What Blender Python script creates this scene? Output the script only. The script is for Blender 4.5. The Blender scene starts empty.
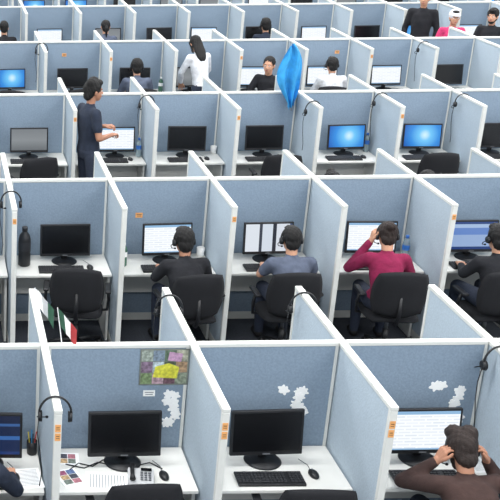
import bpy, bmesh, math, random
import numpy as np
from mathutils import Vector, Matrix, Euler
random.seed(7)
scene = bpy.context.scene
try:
    scene.view_settings.view_transform = 'Standard'
except Exception:
    pass
COL = scene.collection
rad = math.radians

# ------------------------------------------------------------------ materials
_m = {}
def srgb(r, g, b):
    f = lambda c: (c/255/12.92) if c/255 <= 0.04045 else ((c/255+0.055)/1.055)**2.4
    return (f(r), f(g), f(b), 1)
def M(name, col, rough=0.6, metal=0, nscale=0, namt=0.0, bump=0.0, emit=0, trans=0):
    if name in _m: return _m[name]
    m = bpy.data.materials.new(name); m.use_nodes = True
    nt = m.node_tree; b = nt.nodes['Principled BSDF']
    b.inputs['Roughness'].default_value = rough
    b.inputs['Metallic'].default_value = metal
    b.inputs['Base Color'].default_value = col
    if trans: b.inputs['Transmission Weight'].default_value = trans
    if emit:
        b.inputs['Emission Color'].default_value = col
        b.inputs['Emission Strength'].default_value = emit
    if nscale:
        tc = nt.nodes.new('ShaderNodeTexCoord')
        n = nt.nodes.new('ShaderNodeTexNoise'); n.inputs['Scale'].default_value = nscale
        n.inputs['Detail'].default_value = 3
        nt.links.new(tc.outputs['Object'], n.inputs['Vector'])
        if namt:
            r = nt.nodes.new('ShaderNodeValToRGB')
            r.color_ramp.elements[0].position = .3; r.color_ramp.elements[1].position = .7
            r.color_ramp.elements[0].color = tuple(c*(1-namt) for c in col[:3])+(1,)
            r.color_ramp.elements[1].color = tuple(min(1, c*(1+namt)) for c in col[:3])+(1,)
            nt.links.new(n.outputs['Fac'], r.inputs['Fac'])
            nt.links.new(r.outputs['Color'], b.inputs['Base Color'])
        if bump:
            bp = nt.nodes.new('ShaderNodeBump'); bp.inputs['Strength'].default_value = bump
            bp.inputs['Distance'].default_value = .01
            nt.links.new(n.outputs['Fac'], bp.inputs['Height'])
            nt.links.new(bp.outputs['Normal'], b.inputs['Normal'])
    _m[name] = m
    return m

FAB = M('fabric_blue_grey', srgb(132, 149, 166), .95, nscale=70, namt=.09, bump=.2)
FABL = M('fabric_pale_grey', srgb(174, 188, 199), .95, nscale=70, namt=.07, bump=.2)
TRIM = M('panel_trim', srgb(216, 217, 212), .5, nscale=15, namt=.03)
WHITE = M('desk_laminate', srgb(226, 225, 219), .45, nscale=6, namt=.03)
BLK = M('black_plastic', srgb(24, 25, 28), .45, nscale=40, namt=.1)
BLKG = M('black_gloss', srgb(14, 15, 18), .25, nscale=10, namt=.1)
KEY = M('key_plastic', srgb(38, 39, 43), .5, nscale=40, namt=.1)
CHF = M('chair_fabric', srgb(24, 25, 29), .95, nscale=160, namt=.25, bump=.2)
STEEL = M('steel', srgb(150, 152, 155), .35, .8, nscale=20, namt=.05)
GREYP = M('grey_plastic', srgb(120, 122, 126), .5, nscale=30, namt=.05)
LGREY = M('light_grey_plastic', srgb(196, 197, 198), .5, nscale=30, namt=.05)
PAPER = M('white_paper', srgb(250, 250, 248), .8, nscale=12, namt=.01)
ORANGE = M('orange_paper', srgb(232, 168, 104), .8, nscale=12, namt=.08)
YEL = M('yellow_paper', srgb(225, 205, 80), .8, nscale=12, namt=.05)

def screen_mat(name, kind):
    m = bpy.data.materials.new(name); m.use_nodes = True
    nt = m.node_tree; N = nt.nodes.new; L = nt.links.new
    b = nt.nodes['Principled BSDF']
    b.inputs['Base Color'].default_value = (.01, .01, .012, 1); b.inputs['Roughness'].default_value = .25
    tc = N('ShaderNodeTexCoord'); sp = N('ShaderNodeSeparateXYZ'); L(tc.outputs['Object'], sp.inputs[0])
    def ramp(sock, stops, interp='CONSTANT'):
        r = N('ShaderNodeValToRGB'); r.color_ramp.interpolation = interp
        e = r.color_ramp.elements
        while len(e) < len(stops): e.new(.5)
        for i, (p, c) in enumerate(stops): e[i].position = p; e[i].color = c
        L(sock, r.inputs['Fac']); return r.outputs['Color']
    def mr(sock, a, bb):
        q = N('ShaderNodeMapRange'); q.inputs['From Min'].default_value = a; q.inputs['From Max'].default_value = bb
        L(sock, q.inputs['Value']); return q.outputs['Result']
    u = mr(sp.outputs['X'], -.235, .235); v = mr(sp.outputs['Z'], .10, .375)
    if kind == 'blue':
        g = N('ShaderNodeVectorMath'); g.operation = 'DISTANCE'
        L(tc.outputs['Object'], g.inputs[0]); g.inputs[1].default_value = (.03, 0, .25)
        c = ramp(mr(g.outputs['Value'], 0, .3), [(0, srgb(215, 240, 252)), (.25, srgb(105, 190, 238)), (.6, srgb(45, 135, 215)), (1, srgb(20, 80, 170))], 'LINEAR')
        st = 1.1
    elif kind == 'doc':
        br = N('ShaderNodeTexBrick'); mp = N('ShaderNodeMapping'); L(tc.outputs['Object'], mp.inputs[0])
        mp.inputs['Rotation'].default_value = (rad(90), 0, 0); L(mp.outputs[0], br.inputs['Vector'])
        br.inputs['Scale'].default_value = 1; br.inputs['Brick Width'].default_value = .09; br.inputs['Row Height'].default_value = .022
        br.inputs['Mortar Size'].default_value = .006
        br.inputs['Color1'].default_value = srgb(220, 228, 236); br.inputs['Color2'].default_value = srgb(236, 241, 246)
        br.inputs['Mortar'].default_value = srgb(246, 250, 253)
        top = ramp(v, [(0, (0, 0, 0, 1)), (.06, (1, 1, 1, 1)), (.93, (0, 0, 0, 1))])
        mx = N('ShaderNodeMix'); mx.data_type = 'RGBA'; L(top, mx.inputs['Factor'])
        mx.inputs[6].default_value = srgb(140, 180, 215); L(br.outputs['Color'], mx.inputs[7]); c = mx.outputs[2]
        st = 1.05
    elif kind == 'split':
        c = ramp(u, [(0, srgb(225, 232, 240)), (.30, srgb(60, 66, 78)), (.36, srgb(215, 224, 235)), (.58, srgb(40, 44, 54)), (.66, srgb(220, 226, 235)), (.93, srgb(50, 70, 110))])
        st = .95
    elif kind == 'app':
        c = ramp(v, [(0, srgb(30, 60, 120)), (.12, srgb(150, 175, 215)), (.55, srgb(100, 135, 200)), (.8, srgb(165, 190, 225)), (.93, srgb(40, 70, 130))])
        st = .95
    elif kind == 'navy':
        c = ramp(v, [(0, srgb(30, 60, 120)), (.1, srgb(26, 44, 84)), (.4, srgb(60, 110, 180)), (.5, srgb(24, 40, 76)), (.75, srgb(60, 100, 160)), (.82, srgb(22, 34, 66))])
        st = .8
    elif kind == 'grey':
        c = ramp(v, [(0, srgb(120, 126, 130)), (.5, srgb(160, 166, 170)), (1, srgb(140, 146, 150))], 'LINEAR')
        st = .7
    L(c, b.inputs['Emission Color']); b.inputs['Emission Strength'].default_value = st
    return m
SCR = {k: screen_mat('screen_'+k, k) for k in ('blue', 'doc', 'split', 'app', 'grey', 'navy')}
SCR['off'] = BLKG

# ------------------------------------------------------------------ mesh builder
class MB:
    def __init__(s): s.bm = bmesh.new(); s.mats = []
    def mi(s, m):
        if m not in s.mats: s.mats.append(m)
        return s.mats.index(m)
    def merge(s, b, m, mat=None, smooth=False):
        i = s.mi(m) if m else 0
        for f in b.faces: f.material_index = i; f.smooth = smooth
        if mat is not None: bmesh.ops.transform(b, matrix=mat, verts=b.verts)
        me = bpy.data.meshes.new('t'); b.to_mesh(me); b.free(); s.bm.from_mesh(me); bpy.data.meshes.remove(me)
    def box(s, c, size, m, rot=(0, 0, 0), bev=0, seg=2):
        b = bmesh.new(); bmesh.ops.create_cube(b, size=1)
        bmesh.ops.scale(b, vec=Vector(size), verts=b.verts)
        if bev: bmesh.ops.bevel(b, geom=list(b.edges), offset=bev, segments=seg, profile=.5, affect='EDGES')
        s.merge(b, m, Matrix.Translation(c) @ Euler(rot).to_matrix().to_4x4(), smooth=False)
    def cyl(s, p0, p1, r0, r1, m, n=16):
        p0 = Vector(p0); p1 = Vector(p1); d = p1-p0
        b = bmesh.new(); bmesh.ops.create_cone(b, cap_ends=True, segments=n, radius1=r0, radius2=r1, depth=d.length)
        s.merge(b, m, Matrix.Translation((p0+p1)/2) @ d.to_track_quat('Z', 'Y').to_matrix().to_4x4(), smooth=n > 12)
    def sph(s, c, r, m, rot=(0, 0, 0), u=20, v=14):
        b = bmesh.new(); bmesh.ops.create_uvsphere(b, u_segments=u, v_segments=v, radius=1)
        s.merge(b, m, Matrix.Translation(c) @ Euler(rot).to_matrix().to_4x4() @ Matrix.Diagonal((r[0], r[1], r[2], 1)), True)
    def grid(s, rings, m, cap=True, closed=True, smooth=True):
        b = bmesh.new(); vs = [[b.verts.new(p) for p in r] for r in rings]
        n = len(rings[0])
        for i in range(len(vs)-1):
            for j in range(n if closed else n-1):
                b.faces.new((vs[i][j], vs[i][(j+1) % n], vs[i+1][(j+1) % n], vs[i+1][j]))
        if cap and closed:
            b.faces.new(vs[0][::-1]); b.faces.new(vs[-1])
        bmesh.ops.recalc_face_normals(b, faces=b.faces)
        s.merge(b, m, None, smooth)
    def tube(s, pts, r, m, n=8):
        pts = [Vector(p) for p in pts]; k = len(pts)
        rs = r if isinstance(r, (list, tuple)) else [r]*k
        rings = []; up = None
        for i in range(k):
            t = (pts[min(i+1, k-1)]-pts[max(i-1, 0)]).normalized()
            if up is None:
                up = Vector((0, 0, 1)) if abs(t.z) < .9 else Vector((0, 1, 0))
            up = (up - t*up.dot(t)).normalized(); w = t.cross(up)
            rings.append([pts[i]+(up*math.cos(a)+w*math.sin(a))*rs[i] for a in [2*math.pi*q/n for q in range(n)]])
        s.grid(rings, m)
    def lathe(s, prof, c, m, n=20):
        rings = [[Vector(c)+Vector((r*math.cos(a), r*math.sin(a), z)) for a in [2*math.pi*q/n for q in range(n)]] for r, z in prof]
        s.grid(rings, m)
    def pad(s, w, h, t, bend, m, mat, k=.55, n=12):
        b = bmesh.new(); L = {}
        for side in (1, -1):
            for i in range(n+1):
                for j in range(n+1):
                    u = -1+2*i/n; v = -1+2*j/n
                    x = u*math.sqrt(1-k*v*v/2)*w/2; z = v*math.sqrt(1-k*u*u/2)*h/2
                    edge = max(abs(u), abs(v)) >= .999
                    th = t/2*(1-max(abs(u), abs(v))**5)
                    y = side*th + bend*(x/(w/2))**2
                    if edge and side == -1: L[(side, i, j)] = L[(1, i, j)]
                    else: L[(side, i, j)] = b.verts.new((x, y, z))
            for i in range(n):
                for j in range(n):
                    f = [L[(side, i, j)], L[(side, i+1, j)], L[(side, i+1, j+1)], L[(side, i, j+1)]]
                    b.faces.new(f if side < 0 else f[::-1])
        s.merge(b, m, mat, True)
    def plate(s, outline, t, m, mat=None):
        b = bmesh.new(); vs = [b.verts.new((x, 0, z)) for x, z in outline]
        f = b.faces.new(vs); r = bmesh.ops.extrude_face_region(b, geom=[f])
        bmesh.ops.translate(b, vec=(0, -t, 0), verts=[v for v in r['geom'] if isinstance(v, bmesh.types.BMVert)])
        bmesh.ops.recalc_face_normals(b, faces=b.faces)
        s.merge(b, m, mat)
    def mesh(s, name):
        me = bpy.data.meshes.new(name); s.bm.to_mesh(me); s.bm.free()
        for m in s.mats: me.materials.append(m)
        return me
def add(name, me, loc=(0, 0, 0), rz=0, mat=None, sc=1):
    o = bpy.data.objects.new(name, me); COL.objects.link(o)
    if mat is not None: o.matrix_world = mat
    else:
        o.location = loc; o.rotation_euler = (0, 0, rz); o.scale = (sc, sc, sc)
    return o

# ------------------------------------------------------------------ layout
def RY(k): return 6.65+3.68*(k-1)
def C(j): return 1.218+j
def D(j): return .718+j
PH = 1.52; DZ = .73; CZ = 4.77

# room shell
def shell(name, c, size, m):
    b = MB(); b.box((0, 0, 0), size, m); return add(name, b.mesh(name), c)
CARPET = M('carpet', srgb(62, 66, 74), .95, nscale=60, namt=.25, bump=.2)
WALLM = M('wall_paint', srgb(224, 226, 224), .9, nscale=4, namt=.02)
CEILM = M('ceiling_tile', srgb(236, 238, 238), .9, nscale=30, namt=.03)
shell('floor', (6.75, 12.3, -.05), (21.7, 31, .1), CARPET)
shell('ceiling', (6.75, 12.3, 6.35), (21.7, 31, .1), CEILM)
shell('wall_back', (6.75, 27.85, 3.15), (21.7, .1, 6.3), WALLM)
shell('wall_left', (-4.15, 12.3, 3.15), (.1, 31, 6.3), WALLM)
shell('wall_right', (17.65, 12.3, 3.15), (.1, 31, 6.3), WALLM)
LAMP = M('lamp_diffuser', (.97, .99, 1, 1), .5, emit=2.5)
fx = MB(); fx.box((0, 0, .04), (4.2, .34, .07), TRIM, bev=.01); fx.box((0, 0, 0), (4.1, .28, .02), LAMP, bev=.004)
fxm = fx.mesh('ceiling_light')
for iy in range(6):
    for ix in range(3):
        x = -.2+ix*6.6; y = 2.0+iy*4.7
        fo = add('ceiling_light', fxm, (x, y, 6.22))
        l = bpy.data.lights.new('lamp', 'AREA'); l.shape = 'RECTANGLE'; l.size = 4.1; l.size_y = 1.2
        l.energy = 250 if iy else 300; l.color = (.985, .99, 1)
        o = bpy.data.objects.new('lamp', l); COL.objects.link(o); o.parent = fo; o.location = (0, 0, -.06)

# dividers & panels
b = MB(); y0, y1 = -.9, .95; ln = y1-y0; yc = (y0+y1)/2; hh = PH-.1; hc = .07+hh/2
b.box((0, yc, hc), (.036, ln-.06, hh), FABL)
b.box((0, yc, PH-.014), (.05, ln, .028), TRIM, bev=.004)
b.box((0, yc, .04), (.042, ln-.06, .08), TRIM)
for y in (y0+.018, y1-.018): b.box((0, y, PH/2-.014), (.046, .036, PH-.03), TRIM, bev=.004)
DIV = b.mesh('cubicle_divider')
b = MB(); w = .945
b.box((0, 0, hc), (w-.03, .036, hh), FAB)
b.box((0, 0, PH-.014), (w, .05, .028), TRIM, bev=.004)
b.box((0, 0, .04), (w-.02, .044, .08), TRIM)
for x in (-w/2+.01, w/2-.01): b.box((x, 0, PH/2-.014), (.02, .044, PH-.03), TRIM)
PAN = b.mesh('cubicle_back_panel')
b = MB(); dd = .54
b.box((0, -dd/2, DZ-.0125), (.938, dd, .025), WHITE, bev=.004)
for x in (-.455, .455): b.box((x, -dd/2+.02, (DZ-.025)/2), (.022, dd-.1, DZ-.025), WHITE)
b.box((0, -.06, .52), (.888, .016, .36), WHITE)
DESK = b.mesh('office_desk')

# monitor
def monitor(kind):
    b = MB()
    R = Matrix.Translation((0, 0, .235)) @ Matrix.Rotation(rad(-7), 4, 'X')
    def bx(c, s, m, bev=0):
        q = bmesh.new(); bmesh.ops.create_cube(q, size=1); bmesh.ops.scale(q, vec=Vector(s), verts=q.verts)
        if bev: bmesh.ops.bevel(q, geom=list(q.edges), offset=bev, segments=2, profile=.5, affect='EDGES')
        b.merge(q, m, R @ Matrix.Translation(c))
    bx((0, 0, 0), (.49, .03, .32), BLK, .006)
    bx((0, -.0145, .006), (.456, .003, .274), SCR[kind])
    bx((0, .028, 0), (.30, .03, .19), BLK, .012)
    bx((0, -.016, -.150), (.05, .003, .008), GREYP)
    b.box((0, .045, .12), (.06, .03, .22), BLK, bev=.008)
    b.lathe([(.02, .03), (.05, .022), (.115, .014), (.125, .006), (.12, 0)], (0, .02, 0), BLK, 28)
    return b.mesh('computer_monitor')
MON = {k: monitor(k) for k in SCR}
# keyboard
b = MB(); b.box((0, 0, .0135), (.44, .15, .018), BLK, rot=(rad(3), 0, 0), bev=.005)
for r in range(5):
    for c in range(19):
        if c in (14, ): continue
        if r == 4 and 4 <= c <= 8: continue
        b.box((-.205+c*.0227, .052-r*.024, .026+(.052-r*.024)*.05), (.019, .019, .008), KEY, bev=.002, seg=1)
b.box((-.068, -.044, .0235), (.11, .019, .008), KEY, bev=.002, seg=1)
KB = b.mesh('keyboard')
b = MB(); b.sph((0, 0, .010), (.031, .055, .024), BLK); b.box((0, .025, .031), (.006, .018, .008), GREYP, bev=.002)
b.tube([(0, .05, .008), (.01, .12, .005), (-.02, .2, .005)], .002, BLK, 6)
for v in b.bm.verts:
    if v.co.z < 0: v.co.z = 0
MOUSE = b.mesh('computer_mouse')

# chair, facing +Y
b = MB()
for i in range(5):
    a = rad(90+72*i+18); dx, dy = math.cos(a), math.sin(a)
    b.tube([(dx*.03, dy*.03, .12), (dx*.16, dy*.16, .105), (dx*.29, dy*.29, .075)], [.026, .021, .016], BLK, 8)
    b.cyl((dx*.29-dy*.022, dy*.29+dx*.022, .03), (dx*.29+dy*.022, dy*.29-dx*.022, .03), .03, .03, BLK, 14)
b.cyl((0, 0, .1), (0, 0, .28), .028, .028, BLK); b.cyl((0, 0, .28), (0, 0, .42), .017, .017, STEEL)
b.box((0, 0, .425), (.2, .22, .03), BLK, bev=.01)
b.pad(.50, .48, .10, .012, CHF, Matrix.Translation((0, .01, .455)) @ Matrix.Rotation(rad(-90), 4, 'X'), k=.5)
b.tube([(0, -.10, .43), (0, -.25, .44), (0, -.295, .52), (0, -.285, .72)], [.022, .022, .02, .016], BLK, 8)
b.pad(.51, .48, .07, .05, CHF, Matrix.Translation((0, -.265, .735)) @ Matrix.Rotation(rad(6), 4, 'X'), k=.6, n=14)
for s in (-1, 1):
    b.tube([(s*.2, .02, .43), (s*.29, .02, .44), (s*.30, .0, .55), (s*.29, -.02, .655)], .015, BLK, 8)
    b.box((s*.29, .0, .668), (.055, .24, .028), BLK, bev=.012)
CHAIR = b.mesh('office_chair')

# headset (head frame: origin head centre, faces +Y)
def headset(cable):
    b = MB()
    pts = [(.098*math.cos(t), -.005, .012+.118*math.sin(t)) for t in [math.pi*q/16 for q in range(17)]]
    b.tube(pts, .0075, BLK, 8)
    pts = [(.09*math.cos(t), -.005, .014+.107*math.sin(t)) for t in [math.pi*(.25+.5*q/10) for q in range(11)]]
    if not cable: b.tube(pts, .009, CHF, 8)
    for s in (-1, 1):
        b.cyl((s*.083, -.002, -.008), (s*.104, -.002, -.008), .036, .031, BLK, 20)
        b.cyl((s*.079, -.002, -.008), (s*.086, -.002, -.008), .033, .036, CHF, 20)
    b.tube([(-.104, .0, -.015), (-.108, .05, -.045), (-.085, .10, -.075), (-.05, .118, -.083)], .004, BLK, 6)
    b.sph((-.046, .12, -.084), (.011, .009, .009), CHF)
    if cable:
        b.tube([(-.10, 0, -.04), (-.105, .01, -.14), (-.085, .03, -.28), (-.07, .02, -.42), (-.085, -.02, -.5)], .0035, BLK, 6)
    return b.mesh('headset')
HS = headset(False); HSC = headset(True)

# ------------------------------------------------------------------ blobs (continuous organic surfaces)
def blob(parts, voxel, it=4):
    b = MB()
    for p in parts:
        if p[0] == 'c':
            _, a, c, r0, r1 = p[:5]; a = Vector(a); c = Vector(c)
            b.sph(a, (r0,)*3, None, u=16, v=10); b.sph(c, (r1,)*3, None, u=16, v=10)
            if (a-c).length > .002: b.cyl(a, c, r0, r1, None, 16)
        elif p[0] == 'e':
            b.sph(p[1], p[2], None, p[3] if len(p) > 3 else (0, 0, 0), 24, 16)
        elif p[0] == 'l':
            R = p[1]; rings = []
            for i, (c, rx, ry) in enumerate(R):
                t = (Vector(R[min(i+1, len(R)-1)][0])-Vector(R[max(i-1, 0)][0])).normalized()
                x = Vector((1, 0, 0)); x = (x-t*x.dot(t)).normalized(); y = t.cross(x)
                ring = []
                for q in range(24):
                    a = 2*math.pi*q/24; ca, sa = math.cos(a), math.sin(a)
                    e = .85
                    ring.append(Vector(c)+x*rx*math.copysign(abs(ca)**e, ca)+y*ry*math.copysign(abs(sa)**e, sa))
                rings.append(ring)
            b.grid(rings, None)
    me = b.mesh('blob'); o = bpy.data.objects.new('blob', me); COL.objects.link(o)
    m = o.modifiers.new('r', 'REMESH'); m.mode = 'VOXEL'; m.voxel_size = voxel
    if it:
        s = o.modifiers.new('s', 'SMOOTH'); s.factor = .5; s.iterations = it
    dg = bpy.context.evaluated_depsgraph_get(); dg.update()
    e = bpy.data.meshes.new_from_object(o.evaluated_get(dg))
    V = np.empty(len(e.vertices)*3); e.vertices.foreach_get('co', V); V = V.reshape(-1, 3)
    F = [tuple(q.vertices) for q in e.polygons]
    bpy.data.objects.remove(o); bpy.data.meshes.remove(me); bpy.data.meshes.remove(e)
    return V, F

def hand_parts(curl):
    P = []
    xs = [.030, .010, -.010, -.029]; L = [.072, .080, .074, .058]; fan = [.10, .03, -.05, -.14]
    for x, l, f in zip(xs, L, fan):
        base = Vector((x, .088-abs(x)*.25, 0))
        P.append(('c', (x*.62, .0, 0), base, .015, .0135))
        d = 0; p = base; r = .0092
        for k, fr in enumerate((.45, .31, .24)):
            d += curl*(.6 if k == 0 else 1)
            q = p+Vector((math.sin(f)*math.cos(d), math.cos(d), -math.sin(d)))*l*fr
            P.append(('c', p, q, r, r-.0008)); p = q; r -= .0009
    P.append(('c', (.016, .012, -.003), (.045, .045, -.010), .016, .0125))
    P.append(('c', (.045, .045, -.010), (.058, .075, -.016), .0118, .0105))
    P.append(('c', (.058, .075, -.016), (.060, .100, -.020), .0102, .0085))
    P.append(('c', (0, -.02, 0), (0, .01, 0), .024, .026))
    return P
HAND = {'relax': blob(hand_parts(.35), .0038, 2), 'curl': blob(hand_parts(.8), .0038, 2)}
HEAD = blob([('e', (0, -.012, .028), (.075, .094, .092)), ('e', (0, .022, -.03), (.063, .072, .085)),
             ('e', (0, .045, -.082), (.040, .040, .034)), ('c', (0, .088, .012), (0, .106, -.026), .008, .0135),
             ('e', (.012, .098, -.029), (.009, .010, .008)), ('e', (-.012, .098, -.029), (.009, .010, .008)),
             ('c', (-.038, .076, .026), (.038, .076, .026), .012, .012),
             ('e', (0, .086, -.062), (.024, .012, .011)),
             ('e', (.079, -.004, -.012), (.010, .019, .031), (0, .2, .3)), ('e', (-.079, -.004, -.012), (.010, .019, .031), (0, -.2, -.3)),
             ('c', (0, -.02, -.06), (0, -.03, -.13), .055, .052)], .0065, 3)
def hair_parts(style):
    P = [('e', (0, -.022, .042), (.087, .097, .094)), ('e', (0, -.058, -.02), (.070, .054, .070))]
    if style == 'short':
        P.append(('e', (0, .035, .105), (.058, .052, .030)))
    if style in ('thick', 'mop'):
        P = [('e', (0, -.02, .045), (.092, .102, .102)), ('e', (0, -.058, -.02), (.074, .06, .08)), ('e', (0, .05, .10), (.062, .05, .038))]
    if style == 'mop':
        P += [('e', (.03, -.05, .10), (.06, .06, .06)), ('e', (-.035, .0, .115), (.055, .06, .05)), ('e', (.0, -.085, .03), (.06, .05, .07)), ('e', (0, -.075, -.05), (.065, .05, .06))]
    if style == 'long':
        P = [('e', (0, -.022, .042), (.090, .1, .096)),
             ('l', [((0, -.055, .05), .08, .06), ((0, -.07, -.05), .088, .055), ((0, -.10, -.16), .095, .045), ((0, -.115, -.27), .08, .032), ((0, -.11, -.33), .045, .018)]),
             ('c', (.075, .02, .03), (.085, -.02, -.14), .022, .018), ('c', (-.075, .02, .03), (-.085, -.02, -.14), .022, .018)]
    if style == 'bun':
        P.append(('e', (0, -.10, .09), (.045, .042, .042)))
    if style == 'pony':
        P += [('c', (0, -.10, .03), (0, -.15, -.02), .025, .032), ('c', (0, -.15, -.02), (0, -.14, -.17), .032, .012)]
    return P
HAIR = {}
def hair(style):
    if style not in HAIR:
        V, F = blob(hair_parts(style), .0075, 2)
        n = np.sin(V[:, 0]*160+V[:, 2]*40)*np.sin(V[:, 1]*130+V[:, 2]*60)
        c = V-np.array([0, -.02, .03]); c /= np.linalg.norm(c, axis=1)[:, None]
        HAIR[style] = (V+c*n[:, None]*.0035, F)
    return HAIR[style]
BEARD = blob([('e', (0, .036, -.085), (.050, .050, .042)), ('e', (0, .015, -.06), (.068, .05, .045))], .008, 2)
def prim(fn):
    b = MB(); fn(b); me = b.mesh('x')
    V = np.empty(len(me.vertices)*3); me.vertices.foreach_get('co', V); F = [tuple(q.vertices) for q in me.polygons]
    bpy.data.meshes.remove(me); return V.reshape(-1, 3), F
EYEW = prim(lambda b: [b.sph((s*.029, .0795, .004), (.013, .009, .0085), None) for s in (-1, 1)])
EYEB = prim(lambda b: [b.sph((s*.029, .0865, .004), (.0055, .003, .0055), None) for s in (-1, 1)])
BROW = prim(lambda b: [b.tube([(s*.014, .091, .022), (s*.03, .089, .027), (s*.047, .078, .021)], [.003, .004, .002], None) for s in (-1, 1)])
LIPS = prim(lambda b: b.sph((0, .0955, -.062), (.022, .006, .008), None))
def capf(b):
    b.sph((0, -.02, .05), (.096, .108, .098), None)
    b.sph((0, .10, .06), (.072, .065, .010), None, (-.15, 0, 0))
CAP = prim(capf)

SHOE = M('shoe_leather', srgb(30, 28, 28), .5, nscale=30, namt=.1)
EYEM = M('eye_white', srgb(235, 232, 228), .3, nscale=5, namt=.01)
IRIS = M('eye_iris', srgb(40, 26, 18), .3, nscale=5, namt=.1)
def cloth(name, r, g, bb): return M(name, srgb(r, g, bb), .95, nscale=14, namt=.18, bump=1.0)
HBLK = M('hair_black', srgb(15, 13, 13), .75, nscale=120, namt=.4, bump=.6)
HBRN = M('hair_brown', srgb(36, 24, 19), .75, nscale=120, namt=.4, bump=.6)
SK1 = M('skin_tan', srgb(200, 150, 122), .6, nscale=8, namt=.05)
SK2 = M('skin_brown', srgb(176, 126, 100), .6, nscale=8, namt=.05)
LIPM = M('lip', srgb(158, 92, 84), .5, nscale=8, namt=.05)

def person(name, loc, rz=0, pose='sit', lean=0, shirt=None, pants=None, sleeve='long', hairm=HBLK, style='short', skin=SK1,
           head=(0, 0, 0), armL=None, armR=None, upL=(0, 0, 1), upR=(0, 0, 1), curlL='relax', curlR='relax', sc=1, headset_on=False, beard=False, fem=False, cap=None, wide=1.0, slump=0):
    pants = pants or M('denim_dark', srgb(45, 52, 68), .9, nscale=60, namt=.15, bump=.2)
    w = (.90 if fem else 1.0)*wide
    if pose == 'sit':
        pz = .585; q = 1-slump
        T = [(0, 0, pz), (0, -.01-slump*.3, pz+.12*q), (0, .01-slump*.25, pz+.28*q), (0, .02, pz+.40*q), (0, .03, pz+.475*q), (0, .055, pz+.475*q+.07)]
        hip = (.095, .03, .575); knee = (.12, .44, .545); ank = (.12, .42, .10); toe = (.125, .55, .045)
        sh = (.175*w, .02, pz+.425*q)
        aL = armL or ((-.25, .14, .80), (-.15, .38, .785)); aR = armR or ((.25, .14, .80), (.15, .38, .785))
    else:
        pz = .95
        T = [(0, 0, pz), (0, .0, pz+.13), (0, -.005, pz+.32), (0, -.01, pz+.44), (0, 0, pz+.53), (0, .02, pz+.61)]
        hip = (.09, 0, .90); knee = (.105, .02, .49); ank = (.11, -.01, .09); toe = (.125, .14, .045)
        sh = (.18*w, -.01, pz+.475)
        aL = armL or ((-.25, -.02, 1.14), (-.24, .10, .90)); aR = armR or ((.25, -.02, 1.14), (.24, .10, .90))
    P0 = Vector(T[0]); R = Matrix.Rotation(-rad(lean), 3, 'X')
    up = lambda p: P0+R @ (Vector(p)-P0)
    Tn = [up(p) for p in T]
    rings = [(Tn[0]+Vector((0, 0, -.09)), .13*w, .10), (Tn[0], .168*w, .125), (Tn[1], .145*w, .108), (Tn[2], .168*w, .122), (Tn[3], .165*w, .105),
             ((Tn[3]*.35+Tn[4]*.65), .11*w, .075), (Tn[4]+(Tn[5]-Tn[4])*.1, .062, .06)]
    parts = [('l', rings)]
    lab = []
    lab += [(Tn[0]+Vector((0, 0, -.1)), Tn[0]+Vector((0, 0, -.02)), .17, .16, 'pants'), (Tn[0]+Vector((0, 0, .03)), Tn[2], .15, .16, 'shirt'), (Tn[2], Tn[4]-(Tn[4]-Tn[3])*.2, .16, .075, 'shirt')]
    def cap_(a, c, r0, r1, l):
        parts.append(('c', a, c, r0, r1)); lab.append((Vector(a), Vector(c), r0, r1, l))
    cap_(Tn[4]-Vector((0, 0, .02)), Tn[5]+Vector((0, 0, .03)), .053, .050, 'skin')
    for s, arm in ((-1, aL), (1, aR)):
        S = up((s*sh[0], sh[1], sh[2])); E = Vector(arm[0]); W = Vector(arm[1])
        cap_(up((s*.06, sh[1], sh[2]-.005)), S, .06, .062, 'shirt')
        if sleeve == 'long':
            cap_(S, E, .063, .050, 'shirt'); cap_(E, E+(W-E)*.93, .050, .036, 'shirt'); cap_(E+(W-E)*.9, W, .027, .025, 'skin')
        else:
            mid = S+(E-S)*.62
            cap_(S, mid, .063, .057, 'shirt'); cap_(mid, E, .045, .040, 'skin'); cap_(E, W, .040, .026, 'skin')
        H = Vector((s*hip[0], hip[1], hip[2])); K = Vector((s*knee[0], knee[1], knee[2])); A = Vector((s*ank[0], ank[1], ank[2]))
        cap_(H, K, .088, .064, 'pants'); cap_(K, K+(A-K)*.35, .062, .060, 'pants'); cap_(K+(A-K)*.35, A, .060, .045, 'pants')
        cap_(A+Vector((0, -.01, -.045)), Vector((s*toe[0], toe[1], toe[2])), .042, .036, 'shoe')
    V, F = blob(parts, .0145, 4)
    mats = [shirt, pants, skin, SHOE, hairm, EYEM, IRIS, LIPM] + ([cap] if cap else [])
    li = {'shirt': 0, 'pants': 1, 'skin': 2, 'shoe': 3}
    cen = np.array([V[list(f)].mean(0) for f in F])
    best = np.full(len(F), 1e9); idx = np.zeros(len(F), int)
    for a, c, r0, r1, l in lab:
        a = np.array(a); c = np.array(c); d = c-a; t = np.clip(((cen-a) @ d)/max(d @ d, 1e-9), 0, 1)
        dist = np.linalg.norm(cen-(a+t[:, None]*d), axis=1)-(r0+(r1-r0)*t)
        k = dist < best; best[k] = dist[k]; idx[k] = li[l]
    AV = [V]; AF = list(F); AM = list(idx); off = [len(V)]
    def app(VF, m4, mi, flip=False):
        V, F = VF; A = np.array(m4)
        V2 = V @ A[:3, :3].T + A[:3, 3]
        o = off[0]; AV.append(V2); off[0] += len(V2)
        AF.extend([tuple(q+o for q in (f[::-1] if flip else f)) for f in F]); AM.extend([mi]*len(F))
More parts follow.
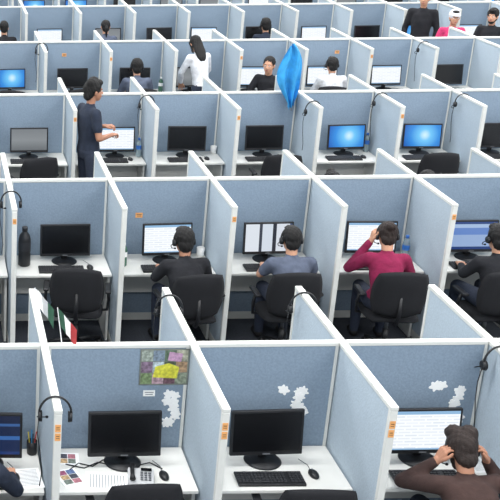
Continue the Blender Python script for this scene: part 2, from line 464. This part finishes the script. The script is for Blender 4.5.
    for s, arm, upv, cu in ((-1, aL, upL, curlL), (1, aR, upR, curlR)):
        E = Vector(arm[0]); W = Vector(arm[1])
        Y = (W-E).normalized()
        if len(arm) > 2: Y = Vector(arm[2]).normalized()
        Z = Vector(upv); Z = (Z-Y*Z.dot(Y)).normalized(); X = Y.cross(Z)
        m4 = Matrix.Identity(4)
        for i in range(3):
            m4[i][0] = X[i]*(-1 if s > 0 else 1); m4[i][1] = Y[i]; m4[i][2] = Z[i]; m4[i][3] = W[i]
        app(HAND[cu], m4, 2, s > 0)
    HM = Matrix.Translation(Tn[5]) @ (R.to_4x4()) @ Matrix.Rotation(rad(head[0]), 4, 'Z') @ Matrix.Rotation(-rad(head[1]), 4, 'X') @ Matrix.Rotation(rad(head[2]), 4, 'Y') @ Matrix.Translation((0, .02, .095))
    app(HEAD, HM, 2); app(hair(style), HM, 4); app(EYEW, HM, 5); app(EYEB, HM, 6); app(BROW, HM, 4); app(LIPS, HM, 7)
    if beard: app(BEARD, HM, 4)
    if cap: app(CAP, HM, 8)
    me = bpy.data.meshes.new(name); me.from_pydata(np.concatenate(AV).tolist(), [], AF)
    for m in mats: me.materials.append(m)
    me.polygons.foreach_set('material_index', np.array(AM, dtype=np.int32)); me.polygons.foreach_set('use_smooth', [True]*len(AF))
    me.update()
    o = add(name, me, loc, rz, sc=sc)
    WM = Matrix.Translation(loc) @ Matrix.Rotation(rz, 4, 'Z') @ Matrix.Scale(sc, 4)
    if headset_on: add('headset', HS, mat=WM @ HM)
    return o

# ------------------------------------------------------------------ fill the cubicles
nmax = {1: 4, 2: 6, 3: 8, 4: 10, 5: 12, 6: 14}
mon = {(1, -1): ('navy', .10, 0), (1, 0): ('off', .03, 0), (1, 1): ('off', -.02, 0), (1, 2): ('doc', .03, 0),
       (2, 0): ('off', .05, 0), (2, 1): ('doc', .05, 0), (2, 2): ('split', .04, 0), (2, 3): ('doc', .05, 0), (2, 4): ('app', .04, 0),
       (3, 0): ('grey', 0, 0), (3, 1): ('doc', .12, 0), (3, 2): ('off', .04, 0), (3, 3): ('off', .04, 0), (3, 4): ('blue', .10, 0), (3, 5): ('blue', .08, 0), (3, 6): ('off', 0, 0), (3, 7): ('off', 0, 0),
       (4, 0): ('blue', 0, 0), (4, 1): ('off', 0, 0), (4, 2): ('off', 0, 0), (4, 3): ('grey', -.1, 0), (4, 4): ('doc', -.15, 0), (4, 5): ('doc', 0, 0), (4, 6): ('doc', .03, 0), (4, 7): ('off', .02, 0),
       (5, 1): ('doc', .0, 0), (5, 2): ('grey', .12, 0), (5, 3): ('off', .1, 0), (5, 4): ('doc', -.05, 0), (5, 5): ('off', 0, 0), (5, 6): ('doc', .06, 0), (5, 7): ('off', .08, 0)}
chairs_skip = {(3, 1), (3, 2), (3, 4), (4, 6), (4, 7), (5, 1), (5, 3), (5, 6), (4, 3)}
occupied = {(1, -1): (-.02, 0, 0), (1, 2): (.08, -.16, 0), (2, 0): (.12, .05, -.15), (2, 1): (.14, -.12, .12), (2, 2): (.06, -.10, 0),
            (2, 3): (.04, -.12, -.1), (2, 4): (-.03, -.12, .05), (1, 0): (.06, .20, .04), (1, 1): (.14, .12, -.05)}
for k in range(1, 7):
    Y = RY(k)
    for j in range(-2, nmax[k]+1):
        add('cubicle_divider', DIV, (D(j), Y, 0))
        if j == nmax[k]: break
        x = C(j)
        add('cubicle_back_panel', PAN, (x, Y, 0))
        add('office_desk', DESK, (x, Y-.027, 0)); add('office_desk', DESK, (x, Y+.027, 0), math.pi)
        kind, dx, _ = mon.get((k, j), (random.choice(['off', 'grey', 'blue', 'doc', 'doc']), random.uniform(-.05, .08), 0))
        add('computer_monitor', MON[kind], (x+dx, Y-.235, DZ), random.uniform(-.05, .05))
        add('computer_monitor', MON[random.choice(['off', 'doc', 'blue'])], (x, Y+.235, DZ), math.pi)
        if (k, j) != (1, 0): add('keyboard', KB, (x+dx*.5-.03, Y-.455, DZ), random.uniform(-.04, .04))
        if k <= 4: add('computer_mouse', MOUSE, (x+.27+dx*.2, Y-.40, DZ), .1)
        if (k, j) not in chairs_skip:
            ox, oy, r = occupied.get((k, j), (random.uniform(-.05, .08), random.uniform(-.05, .05), random.uniform(-.3, .3)))
            add('office_chair', CHAIR, (x+ox, Y-.76+oy, 0), r)
        if (j+k) % 2 == 0 and k < 6: add('office_chair', CHAIR, (x, Y+.80, 0), math.pi)

def sit(name, k, j, dx=0, dy=0, rz=0, **kw):
    return person(name, (C(j)+dx, RY(k)-.76+dy, 0), rz, 'sit', **kw)
BLACKC = cloth('cloth_black', 30, 31, 36); GREYC = cloth('cloth_slate', 88, 96, 114); MAG = cloth('cloth_magenta', 134, 28, 70)
BRWN = cloth('cloth_brown', 62, 44, 40); WHC = cloth('cloth_white', 222, 223, 226); NAVY = cloth('cloth_navy', 36, 44, 60); PINK = cloth('cloth_pink', 206, 60, 110)
# row 1
sit('seated_man', 1, 2, .09, -.14, slump=.22, lean=20, shirt=BRWN, hairm=HBRN, style='mop', skin=SK2, head=(0, 12, 0), headset_on=True, beard=True,
    armL=((-.32, .32, .80), (-.15, .26, .985), (.42, .0, .9)), armR=((.30, .32, .80), (.165, .26, .985), (-.42, .0, .9)), upL=(-1, 0, .4), upR=(1, 0, .4), curlL='curl', curlR='curl')
sit('seated_man', 1, -1, -.02, 0, lean=8, slump=.1, shirt=NAVY, armR=((.30, .12, .80), (.28, .33, .775)), head=(0, 8, 0))
# row 2
sit('seated_man', 2, 1, .10, -.16, rz=.1, lean=6, slump=.14, shirt=BLACKC, style='thick', head=(0, 5, 0), headset_on=True, skin=SK2, armR=((.25, .14, .80), (.15, .36, .795)), armL=((-.25, .14, .80), (-.15, .36, .795)))
sit('seated_man', 2, 2, .08, -.14, lean=3, slump=.14, shirt=GREYC, sleeve='short', style='short', head=(0, 6, 0), headset_on=True)
sit('seated_woman', 2, 3, -.04, -.15, rz=-.15, lean=8, slump=.08, shirt=MAG, hairm=HBRN, style='bun', head=(0, 8, 0), fem=True, headset_on=True,
    armL=((-.30, .20, .82), (-.13, .20, 1.10), (.2, .1, 1)), upL=(-1, 0, .3), curlL='curl')
sit('seated_man', 2, 4, -.01, -.16, rz=.05, lean=3, slump=.14, shirt=BLACKC, style='thick', headset_on=True, head=(0, 4, 0))
# opposite side of row 2, facing the camera side
for j, nm, st in ((3, 'seated_woman', 'bun'), (4, 'seated_man', 'short')):
    person(nm, (C(j)-.05, RY(2)+.80, 0), math.pi, 'sit', lean=2, shirt=NAVY, style=st, head=(0, 10, 0), headset_on=(j == 3))
    if (j+2) % 2: add('office_chair', CHAIR, (C(j)-.05, RY(2)+.80, 0), math.pi)
# row 3 standing man, looks to the right
person('standing_man', (1.90, 13.16, 0), rad(-70), 'stand', shirt=NAVY, sleeve='short', style='mop', skin=SK2, sc=1.05, head=(-6, 2, 0), wide=.95,
       armL=((-.24, .02, 1.16), (-.07, .24, 1.20)), armR=((.25, .0, 1.15), (.09, .25, 1.13)), curlL='curl', curlR='curl', upL=(0, 0, 1), upR=(0, 0, 1))
# row 4
sit('seated_man', 4, 2, -.05, 0, lean=4, shirt=GREYC, style='thick', headset_on=True)
person('standing_woman', (C(3)-.03, RY(4)-.68, 0), .35, 'stand', lean=18, shirt=WHC, style='long', fem=True, sc=.96, head=(0, 10, 0),
       armL=((-.26, .22, 1.16), (-.16, .36, .95)), armR=((.26, .22, 1.16), (.16, .36, .95)))
sit('seated_woman', 4, 4, -.02, -.05, rz=2.6, lean=0, shirt=BLACKC, style='pony', fem=True, sc=1.04, armL=((-.25, .10, .82), (-.10, .28, .70)), armR=((.25, .10, .82), (.10, .28, .70)))
sit('seated_man', 4, 5, 0, 0, lean=4, shirt=WHC, style='short', headset_on=True)
# row 5 seated
sit('seated_man', 5, 0, .1, 0, lean=3, shirt=BLACKC, style='short')
sit('seated_man', 5, 5, .0, 0, lean=3, shirt=NAVY, style='thick', headset_on=True)
sit('seated_woman', 5, 2, .0, 0, lean=3, shirt=GREYC, style='pony', fem=True)
# back aisle people
person('standing_man', (8.84, 20.05, 0), rad(150), 'stand', shirt=BLACKC, style='short', sc=1.08)
person('standing_woman', (8.90, 18.95, 0), rad(170), 'stand', shirt=PINK, style='short', fem=True, sc=.98, cap=WHC)
person('standing_man', (9.52, 18.85, 0), rad(140), 'stand', shirt=BLACKC, style='thick', sc=1.0, beard=True, armL=((-.25, .06, 1.16), (.0, .22, 1.2)), armR=((.25, .06, 1.16), (-.02, .24, 1.14)))

# ------------------------------------------------------------------ hanging headsets
for x, y in ((D(0), RY(1)-.74), (D(1), RY(1)+.78), (D(2), RY(1)+.8), (D(3), RY(1)-.12), (D(0), RY(2)-.4), (D(2), RY(3)-.2), (D(4), RY(3)-.6), (D(5), RY(3)-.2), (D(6), RY(3)-.3), (D(1), RY(4)-.2), (D(7), RY(4)-.4)):
    add('headset', HSC, (x, y, PH-.119), random.uniform(-.1, .1))

# bottles
def bottle(m, capm, r, h):
    b = MB()
    b.lathe([(r*.8, 0), (r, .01), (r, h*.3), (r*.94, h*.34), (r, h*.38), (r, h*.68), (r*.8, h*.8), (r*.4, h*.88), (r*.38, h*.92)], (0, 0, 0), m, 24)
    b.lathe([(r*.46, h*.9), (r*.46, h), (r*.4, h*1.01)], (0, 0, 0), capm, 20)
    b.lathe([(r*1.01, h*.42), (r*1.015, h*.43), (r*1.015, h*.62), (r*1.01, h*.63)], (0, 0, 0), capm, 24)
    return b.mesh('water_bottle')
BD = bottle(BLK, KEY, .06, .40)
BG = bottle(M('bottle_green', srgb(70, 110, 90), .2, nscale=8, namt=.1), PAPER, .035, .24)
BC = bottle(M('bottle_clear', srgb(190, 210, 215), .1, trans=.6, nscale=8, namt=.02), M('bottle_cap_blue', srgb(50, 110, 190), .4, nscale=8, namt=.05), .035, .25)
add('water_bottle', BD, (.865, RY(2)-.30, DZ)); add('water_bottle', BG, (1.83, RY(2)-.34, DZ)); add('water_bottle', BC, (4.62, RY(2)-.25, DZ))
add('water_bottle', BC, (2.64, RY(3)-.25, DZ)); add('water_bottle', BG, (3.64, RY(4)-.25, DZ)); add('water_bottle', BC, (5.64, RY(3)-.12, DZ))

# stickers on divider ends
b = MB(); b.box((0, 0, 0), (.034, .003, .05), ORANGE); b.box((0, -.002, .006), (.02, .002, .004), BLK); b.box((0, -.002, -.008), (.022, .002, .003), BLK)
STK = b.mesh('sticky_label')
for k in range(1, 5):
    for j in range(0, nmax[k]):
        if k == 1 or (j+k) % 2 == 0:
            add('sticky_label', STK, (D(j), RY(k)-.902, PH-.12))
            if k == 1: add('sticky_label', STK, (D(j), RY(k)-.902, PH-.18))
b = MB(); b.box((0, 0, 0), (.07, .003, .05), ORANGE); b.box((0, -.001, .010), (.05, .003, .006), M('ink', srgb(60, 60, 70), .8, nscale=9, namt=.1)); b.box((0, -.001, -.008), (.04, .003, .006), M('ink', None))
NOTE = b.mesh('sticky_note')
for x, k, z in ((2.02, 2, 1.14), (2.1, 4, 1.3), (6.5, 4, 1.3)):
    add('sticky_note', NOTE, (x, RY(k)-.021, z))

# pinned poster in row 1
b = MB(); b.box((0, 0, 0), (.33, .004, .27), M('poster_base', srgb(120, 125, 118), .6, nscale=9, namt=.3))
cols = [(150, 160, 150), (120, 135, 150), (90, 110, 90), (170, 170, 150), (130, 110, 130), (176, 190, 196), (90, 100, 80), (170, 140, 110), (120, 140, 100), (180, 150, 160), (110, 80, 90), (140, 150, 130)]
for i, c in enumerate(cols):
    b.box((-.118+(i % 4)*.078, -.0025, .085-(i//4)*.085), (.076, .002, .080), M('poster_%d' % i, srgb(*c), .5, nscale=45, namt=.5), rot=(0, 0, 0))
b.plate([(-.075, -.075), (.09, -.085), (.10, .0), (.03, .03), (-.06, .005)], .005, M('poster_yellow', srgb(214, 210, 70), .5, nscale=45, namt=.3))
b.plate([(.02, .05), (.11, .04), (.12, .10), (.03, .115)], .005, M('poster_pink', srgb(190, 150, 180), .5, nscale=45, namt=.3))
add('pinned_photo_poster', b.mesh('pinned_photo_poster'), (1.53, RY(1)-.022, PH-.17))
# white lacy paper cut-outs
def cutout(n, seed):
    rr = random.Random(seed); b = MB()
    for q in range(n):
        for e in range(2):
            cx = rr.uniform(-.035, .035); cz = -q*.052+rr.uniform(-.012, .012); R_ = rr.uniform(.026, .036); ph = rr.random()*6; nl = rr.choice((5, 6, 7))
            pts = [(cx+R_*(1+.22*math.cos(nl*t+ph)+.12*math.sin(3*t+ph))*math.cos(t), cz+R_*(1+.22*math.cos(nl*t+ph))*math.sin(t)) for t in [2*math.pi*i/56 for i in range(56)]]
            b.plate(pts, .003+.0009*(q*2+e), PAPER)
    return b.mesh('paper_flower_cutout')
for x, z, n, sd in ((1.60, 1.13, 5, 1), (2.48, 1.15, 4, 3), (2.38, 1.17, 1, 4), (3.55, 1.14, 5, 5), (3.41, 1.18, 1, 6)):
    add('paper_flower_cutout', cutout(n, sd), (x, RY(1)-.019, z))
b = MB(); b.box((0, 0, 0), (.08, .003, .045), PAPER); b.box((0, -.002, .008), (.06, .002, .005), GREYP); b.box((0, -.002, -.008), (.05, .002, .005), GREYP)
add('paper_sign', b.mesh('paper_sign'), (1.44, RY(1)-.02, 1.15))

# drooping flags
def flag_mesh(cs):
    b = MB(); b.cyl((0, 0, 0), (-.045, 0, .32), .004, .003, PAPER, 8)
    for s in range(3):
        rows = []
        for i in range(5):
            u = (s+i/4)/3
            rows.append([(-.045+.028*v+.15*u-.03*u*v, .016*math.sin(u*9+v*2), .31-.18*u**1.2-v*.15) for v in (0, .33, .66, 1)])
        b.grid(rows, cs[s], cap=False, closed=False)
    return b.mesh('small_flag')
FG = M('flag_green', srgb(50, 90, 70), .8, nscale=20, namt=.1); FR = M('flag_red', srgb(178, 60, 62), .8, nscale=20, namt=.1)
add('small_flag', flag_mesh([PAPER, LGREY, FG]), (D(0), RY(1)+.3, PH-.005), 0, sc=.9)
add('small_flag', flag_mesh([FG, PAPER, FR]), (.84, RY(1), PH-.02), 0, sc=.9)
BLU = M('flag_blue', srgb(50, 150, 210), .8, nscale=7, namt=.25)
b = MB(); b.cyl((.08, 0, -.2), (-.02, 0, .70), .006, .005, GREYP, 8)
rows = []
for i in range(25):
    v = i/24; wv = .04+.27*math.sin(math.pi*min(1, v*1.04)**.9) if v < .95 else .06
    cx = -.02+.05*v+.012*math.sin(v*9)
    rows.append([(cx+(u-.5)*wv, -.06+.05*math.sin(u*13+v*4)*(.4+v), .67-.80*v+.05*(u-.5)) for u in [q/16 for q in range(17)]])
b.grid(rows, BLU, cap=False, closed=False)
add('blue_flag', b.mesh('blue_flag'), (4.55, RY(3)-.055, PH-.05))

# desk clutter row 1
def booklet(cols):
    b = MB(); b.box((0, 0, .003), (.15, .20, .006), PAPER)
    for i, c in enumerate(cols): b.box((-.03+(i % 2)*.06, .06-(i//2)*.055, .0065), (.055, .05, .001), M('mag_%d_%d_%d' % c, srgb(*c), .5, nscale=60, namt=.5))
    return b.mesh('magazine')
MG = booklet([(150, 80, 110), (90, 110, 150), (190, 160, 120), (70, 70, 80), (120, 130, 120), (170, 110, 120)])
add('magazine', MG, (.87, RY(1)-.40, DZ), .3); add('magazine', MG, (.86, RY(1)-.17, DZ), 1.5)
b = MB(); b.box((0, 0, .001), (.21, .297, .002), PAPER)
for i in range(12): b.box((0, .12-.02*i, .0022), (.16, .005, .0006), GREYP)
PP = b.mesh('paper_sheet')
add('paper_sheet', PP, (1.12, RY(1)-.45, DZ), 1.45); add('paper_sheet', PP, (.60, RY(1)-.40, DZ), .1).scale = (.8, .8, 1); add('paper_sheet', PP, (3.62, RY(1)-.30, DZ), .1).scale = (.6, .6, 1)
b = MB()
b.box((0, 0, .029), (.17, .16, .035), LGREY, rot=(rad(8), 0, 0), bev=.008)
b.tube([(-.055, -.07, .06), (-.057, -.03, .07), (-.057, .03, .078), (-.055, .075, .075)], [.020, .013, .013, .020], BLK, 10)
for i in range(4):
    for q in range(3): b.box((.005+q*.026, -.045+i*.022, .0465+i*.0031), (.018, .014, .006), GREYP)
b.box((.035, .055, .060), (.07, .03, .004), BLKG)
PHN = b.mesh('desk_phone')
add('desk_phone', PHN, (1.33, RY(1)-.45, DZ), -.15)
b = MB(); b.tube([(-.42, .05, .006), (-.30, .0, .006), (-.2, .07, .006), (-.1, .03, .006), (-.02, .09, .006), (.05, .02, .006), (.15, .06, .006), (.22, -.02, .006)], .0045, BLK, 6)
b.tube([(-.40, -.02, .006), (-.33, .06, .006), (-.24, .02, .006), (-.16, .10, .006), (-.08, .10, .006)], .0045, BLK, 6)
add('coiled_cable', b.mesh('coiled_cable'), (1.28, RY(1)-.29, DZ))
b = MB(); b.lathe([(.03, 0), (.036, .005), (.04, .09), (.037, .09), (.033, .01)], (0, 0, 0), PAPER, 20); b.tube([(.038, 0, .075), (.062, 0, .065), (.062, 0, .03), (.036, 0, .02)], .005, PAPER, 6)
MUG = b.mesh('coffee_mug')
b = MB(); b.lathe([(.03, 0), (.034, .005), (.036, .10), (.033, .10), (.031, .01)], (0, 0, 0), BLK, 20)
for i, m in enumerate((FR, BLU, YEL, BLK)):
    a = i*1.6; b.cyl((.01*math.cos(a), .01*math.sin(a), .02), (.028*math.cos(a), .028*math.sin(a), .17), .004, .004, m, 8)
add('pen_cup', b.mesh('pen_cup'), (.645, RY(1)-.09, DZ))
add('coffee_mug', MUG, (2.64, RY(2)-.10, DZ), 1.6); add('coffee_mug', MUG, (3.65, RY(3)-.10, DZ), 1.6)

# ------------------------------------------------------------------ world, camera
w = bpy.data.worlds.new('world'); scene.world = w; w.use_nodes = True
w.node_tree.nodes['Background'].inputs[0].default_value = (.88, .94, 1, 1); w.node_tree.nodes['Background'].inputs[1].default_value = 1.3
cd = bpy.data.cameras.new('camera'); cam = bpy.data.objects.new('camera', cd); COL.objects.link(cam)
cd.sensor_width = 36; cd.lens = 1100/500*36; cd.shift_x = .628; cd.clip_end = 100
cam.matrix_world = Matrix.Translation((0, 0, CZ)) @ Matrix.Rotation(rad(90-21.1), 4, 'X') @ Matrix.Rotation(rad(-.6), 4, 'Z')
scene.camera = cam
